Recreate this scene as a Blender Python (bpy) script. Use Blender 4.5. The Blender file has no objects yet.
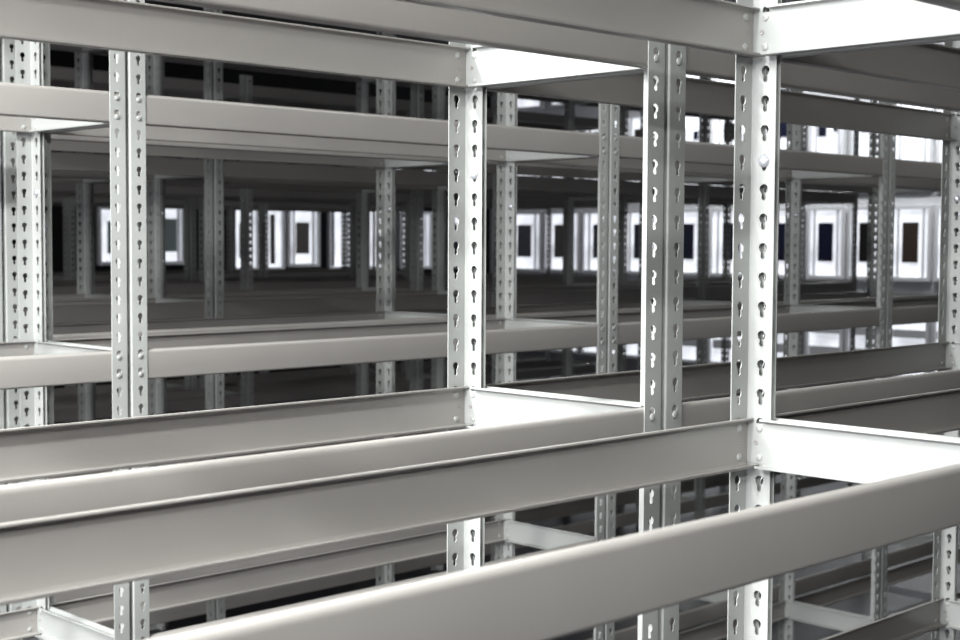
import bpy, bmesh, math, random
from mathutils import Vector, Matrix
random.seed(7)
C = bpy.context.scene.collection
S = bpy.context.scene
PI = math.pi

# ---------------------------------------------------------------- measures
CZ = 2.05                       # camera height
P = 0.05                        # hole pitch
W = 0.0500                       # flange width of a post
T = 0.002                       # sheet thickness
G = 0.0283                      # hole centre from the corner
H0 = (CZ - 0.0126) % P          # height of the first hole
POST_H = 3.23
BH = 0.084                      # beam height
BD = 0.027                      # beam flange depth
LEVELS = [CZ + 1.115, CZ + 0.399, CZ - 0.300, CZ - 1.102, CZ - 1.780]   # beam tops

# ---------------------------------------------------------------- materials
def mat(name, col, rough=0.4, metal=0.0, coat=0.0, emit=None, es=1.0, noise=0.0, nscale=12, bump=0.0, bscale=300, spec=0.5):
    m = bpy.data.materials.new(name); m.use_nodes = True
    nt = m.node_tree; b = nt.nodes['Principled BSDF']
    b.inputs['Base Color'].default_value = (*col, 1)
    b.inputs['Roughness'].default_value = rough
    b.inputs['Metallic'].default_value = metal
    b.inputs['Coat Weight'].default_value = coat
    b.inputs['Coat Roughness'].default_value = 0.12
    b.inputs['Specular IOR Level'].default_value = spec
    if emit:
        b.inputs['Emission Color'].default_value = (*emit, 1)
        b.inputs['Emission Strength'].default_value = es
    tc = nt.nodes.new('ShaderNodeTexCoord')
    if noise:
        n = nt.nodes.new('ShaderNodeTexNoise'); n.inputs['Scale'].default_value = nscale; n.inputs['Detail'].default_value = 5
        r = nt.nodes.new('ShaderNodeMapRange')
        r.inputs['To Min'].default_value = 1 - noise; r.inputs['To Max'].default_value = 1 + noise
        mx = nt.nodes.new('ShaderNodeVectorMath'); mx.operation = 'SCALE'; mx.inputs[0].default_value = col
        nt.links.new(tc.outputs['Object'], n.inputs['Vector'])
        nt.links.new(n.outputs['Fac'], r.inputs['Value'])
        nt.links.new(r.outputs['Result'], mx.inputs['Scale'])
        nt.links.new(mx.outputs['Vector'], b.inputs['Base Color'])
        r2 = nt.nodes.new('ShaderNodeMapRange')
        r2.inputs['To Min'].default_value = max(0, rough - 0.08); r2.inputs['To Max'].default_value = rough + 0.08
        nt.links.new(n.outputs['Fac'], r2.inputs['Value']); nt.links.new(r2.outputs['Result'], b.inputs['Roughness'])
    if bump:
        n2 = nt.nodes.new('ShaderNodeTexNoise'); n2.inputs['Scale'].default_value = bscale
        bp = nt.nodes.new('ShaderNodeBump'); bp.inputs['Strength'].default_value = bump; bp.inputs['Distance'].default_value = 0.001
        nt.links.new(tc.outputs['Object'], n2.inputs['Vector'])
        nt.links.new(n2.outputs['Fac'], bp.inputs['Height']); nt.links.new(bp.outputs['Normal'], b.inputs['Normal'])
    return m

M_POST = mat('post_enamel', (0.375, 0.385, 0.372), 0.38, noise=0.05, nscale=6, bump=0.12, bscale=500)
M_BEAM_SHADE = mat('beam_enamel_shaded', (0.288, 0.274, 0.258), 0.30, noise=0.06, nscale=5, bump=0.18, bscale=350)  # same enamel as the posts, with the long beams' shade put into its colour
M_ZINC = mat('zinc', (0.62, 0.64, 0.68), 0.33, metal=0.6, noise=0.05)
M_RIVET = mat('rivet_enamel', (0.37, 0.375, 0.365), 0.35, noise=0.03)
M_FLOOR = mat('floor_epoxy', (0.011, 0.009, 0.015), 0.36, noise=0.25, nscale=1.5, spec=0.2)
M_CEIL = mat('ceiling_paint', (0.05, 0.05, 0.05), 0.8, noise=0.1)
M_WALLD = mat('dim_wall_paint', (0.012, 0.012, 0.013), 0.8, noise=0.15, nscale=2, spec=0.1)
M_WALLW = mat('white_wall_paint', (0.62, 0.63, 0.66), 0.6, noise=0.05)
M_FRAME = mat('white_frame', (0.8, 0.81, 0.84), 0.4, noise=0.03)
M_NAVY = mat('navy_panel', (0.010, 0.012, 0.032), 0.3, noise=0.2)
M_BROWN = mat('brown_panel', (0.055, 0.040, 0.032), 0.35, noise=0.2)
M_BLACK = mat('dark_panel', (0.012, 0.011, 0.012), 0.35, noise=0.2)
M_TEAL = mat('teal_panel', (0.22, 0.28, 0.27), 0.3, noise=0.1)
M_LIT = mat('daylit_glass', (0.8, 0.82, 0.85), 0.2, emit=(0.90, 0.93, 1.0), es=1.05, noise=0.03)
def cloudy(m, lo, hi, scale):
    nt = m.node_tree; b = nt.nodes['Principled BSDF']
    tc = nt.nodes.new('ShaderNodeTexCoord'); n = nt.nodes.new('ShaderNodeTexNoise'); n.inputs['Scale'].default_value = scale; n.inputs['Detail'].default_value = 3
    r = nt.nodes.new('ShaderNodeMapRange'); r.inputs['From Min'].default_value = 0.35; r.inputs['From Max'].default_value = 0.65
    r.inputs['To Min'].default_value = lo; r.inputs['To Max'].default_value = hi
    nt.links.new(tc.outputs['Object'], n.inputs['Vector']); nt.links.new(n.outputs['Fac'], r.inputs['Value'])
    nt.links.new(r.outputs['Result'], b.inputs['Emission Strength'])
cloudy(M_LIT, 0.55, 1.15, 2.2)
M_TUBE = mat('lamp_tube', (0.9, 0.9, 0.9), 0.3, emit=(0.96, 1.0, 0.98), es=5.0)
M_LAMP = mat('lamp_housing', (0.75, 0.76, 0.77), 0.4, noise=0.03)

# ---------------------------------------------------------------- mesh helpers
def finish(bm, name, m, smooth=True, angle=32):
    me = bpy.data.meshes.new(name)
    bmesh.ops.recalc_face_normals(bm, faces=bm.faces[:])
    bm.to_mesh(me); bm.free()
    if smooth:
        for p in me.polygons: p.use_smooth = True
        me.set_sharp_from_angle(angle=math.radians(angle))
    me.materials.append(m)
    return me
def link(name, me, parent=None, loc=(0, 0, 0), rz=0, rot=None):
    o = bpy.data.objects.new(name, me); C.objects.link(o)
    if parent: o.parent = parent
    o.location = loc; o.rotation_euler = rot if rot else (0, 0, rz)
    return o
def box(bm, x0, x1, y0, y1, z0, z1, bev=0):
    r = bmesh.ops.create_cube(bm, size=1)
    bmesh.ops.scale(bm, vec=(x1-x0, y1-y0, z1-z0), verts=r['verts'])
    bmesh.ops.translate(bm, vec=((x0+x1)/2, (y0+y1)/2, (z0+z1)/2), verts=r['verts'])
    if bev:
        e = list({e for v in r['verts'] for e in v.link_edges})
        bmesh.ops.bevel(bm, geom=e, offset=bev, segments=2, affect='EDGES', profile=0.5)
def lathe(bm, prof, seg=16, axis='y', center=(0, 0, 0)):
    rings = []
    for r, h in prof:
        ring = []
        for i in range(seg):
            a = 2*PI*i/seg
            c, s = r*math.cos(a), r*math.sin(a)
            v = {'y': (c, h, s), 'x': (h, c, s), 'z': (c, s, h)}[axis]
            ring.append(bm.verts.new((v[0]+center[0], v[1]+center[1], v[2]+center[2])))
        rings.append(ring)
    for a, b in zip(rings, rings[1:]):
        for i in range(seg):
            j = (i+1) % seg
            bm.faces.new((a[i], a[j], b[j], b[i]))
    bm.faces.new(rings[0]); bm.faces.new(rings[-1][::-1])

# ---------------------------------------------------------------- slotted angle post
def post_mesh():
    bm = bmesh.new()
    hw = 0.016                              # half width of the cell holding a hole
    n = 20
    ray = []
    for i in range(n):
        a = 2*PI*i/n + PI/n
        ray.append(a)
    def keyhole(a):                          # distance from the cell centre to the keyhole's outline
        d = Vector((math.cos(a), math.sin(a)))
        best = 0.0040
        for cz, r in ((0.0050, 0.0083), (-0.0100, 0.0044), (-0.006, 0.0040)):
            c = Vector((0, cz)); b = d.dot(c); q = b*b - c.dot(c) + r*r
            if q > 0: best = max(best, b + math.sqrt(q))
        return d*best
    # boundary points of the cell, 16, matched by index: 4 to a side with corners
    bnd = []
    ang = [(1, 0.25), (1, 0.75)]
    hz = P/2
    pts = [(hw, 0.0), (hw, hz*0.5), (hw, hz), (hw*0.5, hz), (0, hz), (-hw*0.5, hz), (-hw, hz), (-hw, hz*0.5),
           (-hw, 0), (-hw, -hz*0.5), (-hw, -hz), (-hw*0.75, -hz), (-hw*0.5, -hz), (-hw*0.25, -hz), (0, -hz),
           (hw*0.25, -hz), (hw*0.5, -hz), (hw*0.75, -hz), (hw, -hz), (hw, -hz*0.5)]
    hole = [keyhole(math.atan2(p[1], p[0])) for p in pts]
    cells = int((POST_H - (H0 - P/2)) / P)
    zb = H0 - P/2
    R = 0.004
    for fl in (0, 1):
        for side in (0, 1):
            off = 0.0 if side == 0 else T
            def V(s, z):
                return bm.verts.new((s, off, z) if fl == 0 else (off, s, z))
            s0 = R
            for c in range(cells):
                zc = H0 + c*P
                o = [V(G+p[0], zc+p[1]) for p in pts]; h = [V(G+p.x, zc+p.y) for p in hole]
                for i in range(n):
                    j = (i+1) % n
                    bm.faces.new((o[i], o[j], h[j], h[i]))
                if side == 0:
                    h2 = [bm.verts.new((G+p.x, T, zc+p.y) if fl == 0 else (T, G+p.x, zc+p.y)) for p in hole]
                    for i in range(n):
                        j = (i+1) % n
                        bm.faces.new((h[i], h[j], h2[j], h2[i]))
                for a, b in ((s0, G-hw), (G+hw, W-0.0006)):
                    zs = [zc-hz, zc-hz*.5, zc, zc+hz*.5, zc+hz]
                    q = [V(b, v) for v in zs] + [V(a, v) for v in zs[::-1]]
                    bm.faces.new(q)
            zt = zb + cells*P
            for za, zz in ((0, zb), (zt, POST_H)):
                if zz - za > 1e-4:
                    bm.faces.new([V(s0, za), V(W-0.0006, za), V(W-0.0006, zz), V(s0, zz)])
        # rounded free edge
        def E(s, o_, z): return bm.verts.new((s, o_, z) if fl == 0 else (o_, s, z))
        prof = [(W-0.0006, 0), (W-0.0001, 0.0005), (W, T/2), (W-0.0001, T-0.0005), (W-0.0006, T)]
        for (a, b), (c, d) in zip(prof, prof[1:]):
            bm.faces.new([E(a, b, 0), E(c, d, 0), E(c, d, POST_H), E(a, b, POST_H)])
    # bend
    def arc(r, cx):
        return [(cx - r*math.cos(t*PI/2/5), cx - r*math.sin(t*PI/2/5)) for t in range(6)]
    outer = arc(R, R); inner = arc(R-T, R)
    for path in (outer, inner):
        for (a, b), (c, d) in zip(path, path[1:]):
            bm.faces.new([bm.verts.new(v) for v in ((a, b, 0), (c, d, 0), (c, d, POST_H), (a, b, POST_H))])
    # closed ends
    for z in (0, POST_H):
        for path in ([(R, 0), (W, 0), (W, T), (R, T)], [(0, R), (T, R), (T, W), (0, W)]):
            bm.faces.new([bm.verts.new((a, b, z)) for a, b in path])
        for i in range(5):
            bm.faces.new([bm.verts.new((*q, z)) for q in (outer[i], outer[i+1], inner[i+1], inner[i])])
    bmesh.ops.remove_doubles(bm, verts=bm.verts[:], dist=0.00005)
    me = finish(bm, 'post', M_POST, angle=40)
    for p in me.polygons:
        if max(abs(c) for c in p.normal) > 0.999: p.use_smooth = False
    return me

# ---------------------------------------------------------------- rolled channel beam
# runs along +x from 0 to length; web outside at y=0, flanges towards +y, top at z=0
def channel_profile():
    r = 0.009; t = 0.0018; D = BD; H = BH; lip = 0.0035
    mid = []
    DT = 0.014; r = 0.011
    mid.append((DT, -lip)); mid.append((DT, -0.002))
    for k in range(3): a = k/2*PI/2; mid.append((DT-0.002+0.002*math.cos(a), -0.002+0.002*math.sin(a)))
    for k in range(7): a = PI/2 + k/6*PI/2; mid.append((r+r*math.cos(a), -r+r*math.sin(a)))
    rb = 0.006
    for k in range(6): a = PI + k/5*PI/2; mid.append((rb+rb*math.cos(a), -H+rb+rb*math.sin(a)))
    for k in range(3): a = -PI/2 + k/2*PI/2; mid.append((D-0.002+0.002*math.cos(a), -H+0.002+0.002*math.sin(a)))
    mid.append((D, -H+0.005))
    out = []
    for p in mid:
        if not out or (abs(p[0]-out[-1][0]) + abs(p[1]-out[-1][1])) > 1e-5: out.append(p)
    inn = []
    for i, p in enumerate(out):
        a = Vector(out[max(0, i-1)]); b = Vector(out[min(len(out)-1, i+1)]); d = (b-a).normalized()
        nrm = Vector((-d.y, d.x))
        inn.append((p[0]+nrm.x*t, p[1]+nrm.y*t))
    return out, inn
PROF = channel_profile()
def beam_mesh(name, length, cut, m):
    bm = bmesh.new()
    out, inn = PROF
    x0, x1 = cut, length-cut
    def ring(x): return ([bm.verts.new((x, a, b)) for a, b in out], [bm.verts.new((x, a, b)) for a, b in inn])
    xs = [x0 + (x1-x0)*i/6 for i in range(7)]
    rs = [ring(x) for x in xs]
    for (a, ai), (b, bi) in zip(rs, rs[1:]):
        for i in range(len(out)-1):
            bm.faces.new((a[i], a[i+1], b[i+1], b[i]))
            bm.faces.new((ai[i+1], ai[i], bi[i], bi[i+1]))
        bm.faces.new((a[0], b[0], bi[0], ai[0])); bm.faces.new((a[-1], ai[-1], bi[-1], b[-1]))
    for a, ai in (rs[0], rs[-1]):
        for i in range(len(out)-1): bm.faces.new((a[i], a[i+1], ai[i+1], ai[i]))
    if cut > 0.006:      # flat end tabs of the web
        box(bm, 0.0, cut+0.001, 0, 0.0018, -BH+0.006, -0.009)
        box(bm, length-cut-0.001, length, 0, 0.0018, -BH+0.006, -0.009)
    return finish(bm, name, m)

def rivet_mesh():
    # head inside at +y, shank through web and post, upset head outside at -y
    bm = bmesh.new()
    lathe(bm, [(0.0001, 0.0052), (0.0035, 0.0048), (0.0058, 0.0036), (0.0068, 0.0018), (0.0042, 0.0018), (0.0042, -T-0.0002),
               (0.0072, -T-0.0004), (0.0066, -T-0.0022), (0.004, -T-0.0034), (0.0001, -T-0.0038)], 14)
    return finish(bm, 'rivet', M_RIVET)
def pin_mesh():
    bm = bmesh.new()
    lathe(bm, [(0.0001, 0.0019), (0.0022, 0.0021), (0.0036, 0.0030), (0.0044, 0.0028), (0.0046, 0.0018), (0.003, 0.0006), (0.0001, 0.0006)][::-1], 12)
    return finish(bm, 'lock_dimple', M_BEAM_SHADE)
def bolt_mesh():
    # pan head with a cross recess, axis along x, head towards -x
    bm = bmesh.new()
    lathe(bm, [(0.0001, -0.0078), (0.004, -0.0074), (0.0080, -0.0054), (0.0106, -0.0022), (0.0108, 0.0), (0.0042, 0.0), (0.0042, 0.0045), (0.0001, 0.0045)], 20, 'x')
    for a in (0.5, 0.5+PI/2):
        g = bmesh.ops.create_cube(bm, size=1)
        bmesh.ops.scale(bm, vec=(0.0012, 0.0088, 0.0014), verts=g['verts'])
        bmesh.ops.rotate(bm, cent=(0, 0, 0), matrix=Matrix.Rotation(a, 3, 'X'), verts=g['verts'])
        bmesh.ops.translate(bm, vec=(-0.0068, 0, 0), verts=g['verts'])
    return finish(bm, 'bolt', M_ZINC)

ME_POST = post_mesh()
ME_RIVET = rivet_mesh(); ME_PIN = pin_mesh(); ME_BOLT = bolt_mesh()
BEAMS = {}
def beam_of(length, cut, name):
    k = (name, round(length, 4))
    if k not in BEAMS: BEAMS[k] = beam_mesh(name, length, cut, M_BEAM_SHADE if name == 'long_beam' else M_POST)  # long beams take the copy with shade in its colour, short beams the lighter one
    return BEAMS[k]

# ---------------------------------------------------------------- one shelving rack
def fasteners(b, length, inset):
    for x in (inset, length-inset):
        for z in (-0.0176, -0.0676):
            link('rivet', ME_RIVET, b, (x, 0, z))
        link('lock_dimple', ME_PIN, b, (x-0.007 if x < length/2 else x+0.007, 0, -0.0426))
def rack(x0, y0, Lx, D, label, group, detail, skip=(), bolt=True):
    r = bpy.data.objects.new('shelving_rack', None); C.objects.link(r)
    r.location = (x0, y0, 0); r['label'] = label; r['category'] = 'shelving rack'; r['group'] = group
    for (x, y, a) in ((0, 0, 0), (Lx, 0, PI/2), (Lx, D, PI), (0, D, -PI/2)):
        p = link('post', ME_POST, r, (x, y, 0), a)
        if bolt and detail and a in (PI,):
            q = link('bolt', ME_BOLT, p, (0.0022, G, CZ-0.0126+3*P+0.002), PI)
    e = 0.0046
    ll = Lx - 2*e; sl = D - 2*(T+0.0002)
    for i, z in enumerate(LEVELS):
        if i in skip: continue
        vis = detail and z != LEVELS[0]
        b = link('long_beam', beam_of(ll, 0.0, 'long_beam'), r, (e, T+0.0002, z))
        if vis: fasteners(b, ll, G-e)
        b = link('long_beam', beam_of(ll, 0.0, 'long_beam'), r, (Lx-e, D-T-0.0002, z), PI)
        if vis: fasteners(b, ll, G-e)
        c = 0.034
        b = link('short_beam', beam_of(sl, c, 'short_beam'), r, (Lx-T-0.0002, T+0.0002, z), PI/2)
        if vis: fasteners(b, sl, G-T)
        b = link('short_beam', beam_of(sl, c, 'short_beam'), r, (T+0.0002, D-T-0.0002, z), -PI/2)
        if vis: fasteners(b, sl, G-T)
    return r

GAP = 0.0100
D_ = 0.5209
ROWS = [0.9236, 1.6419, 3.4687, 4.195, 6.02, 6.747, 8.57, 9.297, 11.12, 11.847]
def lx_of(row): return 2.0712 if row < 2 else 2.0095
COLS = {0: (0, 1), 1: (0, 1, 2), 2: (0, 1, 2, 3), 3: (0, 1, 2, 3), 4: (1, 2, 3, 4), 5: (1, 2, 3, 4),
        6: (2, 3, 4), 7: (2, 3, 4), 8: (2, 3, 4), 9: (2, 3, 4)}
ROWN = ['nearest row', 'second row', 'third row', 'fourth row, backing onto the third', 'fifth row, past the second aisle', 'sixth row, backing onto the fifth',
        'seventh row, past the third aisle', 'eighth row, backing onto the seventh', 'ninth row, near the lit windows', 'farthest row before the windows']
SPEC = {(0, 0): 'foreground shelving rack, its beams crossing the lower left up to the bolted post',
        (0, 1): 'nearest shelving rack right of the bolted post, its dark upper beam at the top right',
        (1, 0): 'shelving rack behind the foreground one, its bright bolted corner post near the centre',
        (1, 1): 'shelving rack running from the double posts right of centre to the right edge',
        (1, 2): 'shelving rack just entering at the right edge, beyond the pale post there',
        (2, 0): 'pale shelving rack across the aisle at the left edge, ending at the left double posts',
        (2, 1): 'shelving rack across the aisle, between the left double posts and slim central ones',
        (2, 2): 'shelving rack across the aisle, starting at the slim double posts behind the centre',
        (2, 3): 'shelving rack across the aisle, farthest right of its row behind the right edge post'}
for ri, y in enumerate(ROWS):
    Lx = lx_of(ri)
    for k, c in enumerate(COLS[ri]):
        xr = (2.0765, 2.0905)[ri] + c*Lx if ri < 2 else 2.0759 + c*Lx
        label = SPEC.get((ri, c), 'grey shelving rack, %s from the left in the %s' % (['first', 'second', 'third', 'fourth'][k], ROWN[ri]))
        rack(xr-Lx+GAP, y, Lx-GAP, D_ if ri < 2 else 0.5297, label, 'shelving racks in the ' + ROWN[ri].split(',')[0], ri < 4 and c < 3, (3,) if ri in (2, 3) and c >= 2 else ())

# ---------------------------------------------------------------- the hall
X0, X1, Y0, Y1, ZC = -7.0, 18.0, -6.0, 18.0, 5.2
def struct(name, bm, m):
    o = link(name, finish(bm, name, m, smooth=False)); o['kind'] = 'structure'; return o
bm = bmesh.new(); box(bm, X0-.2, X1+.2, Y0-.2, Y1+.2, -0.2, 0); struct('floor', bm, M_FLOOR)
bm = bmesh.new(); box(bm, X0-.2, X1+.2, Y0-.2, Y1+.2, ZC, ZC+.2); struct('ceiling', bm, M_CEIL)
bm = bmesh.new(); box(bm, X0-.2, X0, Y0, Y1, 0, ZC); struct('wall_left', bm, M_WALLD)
bm = bmesh.new(); box(bm, X1, X1+.2, Y0, Y1, 0, ZC); struct('wall_right', bm, M_WALLW)
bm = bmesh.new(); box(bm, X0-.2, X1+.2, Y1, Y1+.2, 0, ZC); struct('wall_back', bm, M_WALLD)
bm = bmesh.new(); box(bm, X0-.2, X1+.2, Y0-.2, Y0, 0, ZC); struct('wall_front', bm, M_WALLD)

# a daylit window: local x along the wall, y out of the wall into the hall (towards -y), z up
wn = [0]
def window(x, y, rz, w, z0, z1, dark, m_dark, name_dark='casement_panel'):
    wn[0] += 1; z0 += 0.3; z1 += 0.3
    bm = bmesh.new()
    f = 0.05
    box(bm, -w/2, w/2, -0.07, 0, z0, z0+f); box(bm, -w/2, w/2, -0.07, 0, z1-f, z1)
    box(bm, -w/2, -w/2+f, -0.07, 0, z0+f, z1-f); box(bm, w/2-f, w/2, -0.07, 0, z0+f, z1-f)
    fr = finish(bm, 'window', M_FRAME, smooth=False)
    o = link('window_%d' % wn[0], fr, None, (x, y, 0), rz); o['kind'] = 'structure'
    bm = bmesh.new(); box(bm, -w/2+f, w/2-f, -0.03, -0.01, z0+f, z1-f)
    link('pane', finish(bm, 'pane', M_LIT, smooth=False), o)
    if w > 0.5 and dark and m_dark is not M_WALLW:
        for sx in (-1, 1):
            bm = bmesh.new(); box(bm, sx*w*0.31-0.018, sx*w*0.31+0.018, -0.06, -0.03, z0+f, z1-f)
            link('mullion', finish(bm, 'mullion', M_FRAME, smooth=False), o)
    for (a, b, c, d) in dark:
        bm = bmesh.new(); box(bm, a*w/2, b*w/2, -0.055, -0.031, z0+(z1-z0)*c, z0+(z1-z0)*d, 0.004)
        link(name_dark, finish(bm, name_dark, m_dark, smooth=False), o)
    return o
darks = [M_NAVY, M_NAVY, M_BLACK, M_NAVY, M_BROWN, M_BLACK, M_NAVY, M_BROWN]
# right wall (x = X1), seen from the centre of the picture to its right edge
i = 0
y = 6.9
while y < 17.5:
    st = 0.66 if y < 11.5 else 0.86
    w = st - 0.05; yc = y + st/2
    window(X1, yc, -PI/2, w, 1.25, 2.27, [(-0.42, 0.36, 0.24, 0.78)], darks[i % 8] if y < 11.5 or i % 3 == 0 else M_NAVY)
    window(X1, yc, -PI/2, w, 2.5, 3.78, [(-0.45, 0.35, 0.62, 0.82)] if i % 3 else [(-.5, -.1, .6, .8), (.3, .5, .65, .75)], darks[(i+2) % 8])
    if i % 4 != 2: window(X1, yc, -PI/2, w-(0.25 if i % 3 == 0 else 0.02), 4.0, 4.7, [], M_BLACK)
    window(X1, yc, -PI/2, w, -0.1, 1.04, [(-0.8, 0.8, 0.22, 0.34), (-0.8, 0.8, 0.50, 0.60), (-0.8, 0.8, 0.76, 0.83)], M_WALLW, 'louvre_rail')
    y += st; i += 1
# back wall (y = Y1): fewer, in a dim wall
for (x, w, z0, z1, dk, md) in [(9.35, 0.34, 1.45, 2.1, [(-.6, .6, .2, .8)], M_BLACK), (10.42, 0.28, 1.40, 2.22, [(.1, .6, .2, .75)], M_TEAL),
                               (11.42, 0.52, 1.40, 2.25, [(-.6, .5, .22, .78)], M_TEAL),
                               (12.75, 0.5, 1.3, 2.25, [(-.4, .2, .2, .75)], M_BLACK), (13.28, 0.4, 1.3, 2.25, [(-.3, .1, 0.1, .9)], M_BLACK),
                               (13.85, 0.62, 1.35, 2.27, [(-.45, .35, .22, .75)], M_BROWN),
                               (14.6, 0.5, 1.3, 2.27, [(-.8, -.55, 0.06, .94)], M_NAVY), (15.4, 0.7, 1.3, 2.3, [(.1, .6, 0.1, .9)], M_BLACK),
                               (16.2, 0.7, 1.3, 2.25, [(-.5, .2, .15, .8)], M_NAVY), (17.1, 0.8, 1.3, 2.25, [(-.3, .4, .2, .8)], M_NAVY),
                               (11.3, 0.5, 2.95, 3.2, [], M_BLACK), (12.1, 0.3, 2.95, 3.2, [], M_BLACK), (13.2, 0.7, 2.95, 3.2, [], M_BLACK),
                               (14.1, 0.7, 2.95, 3.4, [(-.7, .7, .5, .6)], M_BLACK), (15.0, 0.5, 2.9, 3.4, [], M_BLACK),
                               (15.8, 0.6, 2.9, 3.7, [(-.3, .3, .4, .7)], M_BLACK), (16.6, 0.5, 2.7, 3.8, [(-.3, .3, .3, .5)], M_NAVY),
                               (17.4, 0.7, 2.7, 3.8, [(-.3, .3, .3, .6)], M_NAVY)]:
    window(x, Y1, 0, w, z0, z1, dk, md)

# ceiling lamps: housing with two tubes
def lamp(x, y, rz, label, energy=0.0, z=ZC-0.06, L=1.24):
    o = bpy.data.objects.new('ceiling_lamp', None); C.objects.link(o); o.location = (x, y, z); o.rotation_euler = (0, 0, rz)
    o['label'] = label; o['category'] = 'ceiling lamp'; o['group'] = 'fluorescent ceiling lamps'
    bm = bmesh.new(); box(bm, -L/2, L/2, -0.09, 0.09, 0.0, 0.06, 0.006); link('housing', finish(bm, 'housing', M_LAMP), o)
    for s in (-L/2+.15, L/2-.15):
        if z < ZC-0.1:
            bm = bmesh.new(); lathe(bm, [(0.004, 0.06), (0.004, ZC-z)], 8, 'z', (s, 0, 0)); link('hanger', finish(bm, 'hanger', M_ZINC), o)
    for s in (-0.045, 0.045):
        bm = bmesh.new(); lathe(bm, [(0.013, -L/2+.02), (0.013, L/2-.02)], 10, 'x', (0, s, -0.016))
        link('tube', finish(bm, 'tube', M_TUBE), o)
    if energy:
        ld = bpy.data.lights.new('lamp_light', 'AREA'); ld.shape = 'RECTANGLE'; ld.size = L; ld.size_y = 0.16; ld.energy = energy; ld.color = (0.98, 1.0, 0.99)
        l = bpy.data.objects.new('lamp_light', ld); C.objects.link(l); l.parent = o; l.location = (0, 0, -0.034)
    return o
LAMPS = [(-1.5, -1.0, 120, 'added as fill in the camera aisle, left'), (-1.9, 0.5, 235, 'left of the foreground rack'), (0.9, -1.0, 30, 'added as fill over the camera aisle'),  # lamps over the camera aisle are added fill for the front faces
         (-0.7, -0.1, 80, 'added above the left end of the foreground rack'), (0.3, 1.35, 85, 'added above the two back-to-back foreground racks'),  # both unseen lamps added to brighten beam tops and left fronts
         (-1.9, 2.0, 390, 'over the left end of the first aisle'), (-1.9, 3.7, 190, 'at the left end of the third row'),
         (0.5, 2.75, 150, 'added over the first aisle'), (3.6, 2.75, 16, 'added in the first aisle, farther right'), (6.6, 2.75, 8, 'at the right end of the first aisle'),  # lamps over the first aisle are added to lift the third row
         (16.6, 8.9, 110, 'added as a wash by the right wall, nearer the front'), (16.6, 12.5, 90, 'added as a wash by the right wall, farther back')]  # lamps added to wash the right wall with light
for x, y, e, n in LAMPS:
    lamp(x, y, PI/2 if x < -1.6 or x > 16 else 0, 'twin-tube fluorescent ceiling lamp ' + n, e, 3.55 if e and x < 9 else ZC-0.06)

# daylight from a large window in the left wall
wl = 3.6
window(X0, 1.4, PI/2, wl, 0.4, 2.95, [], M_BLACK)
ld = bpy.data.lights.new('daylight', 'AREA'); ld.shape = 'RECTANGLE'; ld.size = 3.4; ld.size_y = 2.4; ld.energy = 460; ld.color = (0.95, 0.93, 1.0)
l = bpy.data.objects.new('daylight', ld); C.objects.link(l); l.location = (X0+0.1, 1.4, 1.95); l.rotation_euler = (0, -PI/2, 0)

w = bpy.data.worlds.new('world'); S.world = w; w.use_nodes = True
w.node_tree.nodes['Background'].inputs[0].default_value = (0.5, 0.55, 0.65, 1)
w.node_tree.nodes['Background'].inputs[1].default_value = 0.006

# ---------------------------------------------------------------- camera
cd = bpy.data.cameras.new('camera'); cam = bpy.data.objects.new('camera', cd); C.objects.link(cam); S.camera = cam
f = 1443.4
cd.sensor_width = 36; cd.lens = f*36/960
yaw, pitch, roll = math.radians(44.623), math.radians(3.098), math.radians(0.281)
fw = Vector((math.sin(yaw)*math.cos(pitch), math.cos(yaw)*math.cos(pitch), -math.sin(pitch)))
rt = Vector((math.cos(yaw), -math.sin(yaw), 0)); up = rt.cross(fw)
rt2 = rt*math.cos(roll) + up*math.sin(roll); up2 = -rt*math.sin(roll) + up*math.cos(roll)
m = Matrix((rt2, up2, -fw)).transposed().to_4x4(); m.translation = Vector((0, 0, CZ))
cam.matrix_world = m
cd.clip_start = 0.02
cd.dof.use_dof = True; cd.dof.focus_distance = 2.75; cd.dof.aperture_fstop = 7.0

S.view_settings.view_transform = 'Standard'; S.view_settings.look = 'None'
S.view_settings.exposure = 0.0; S.view_settings.gamma = 1; S.view_settings.use_curve_mapping = False
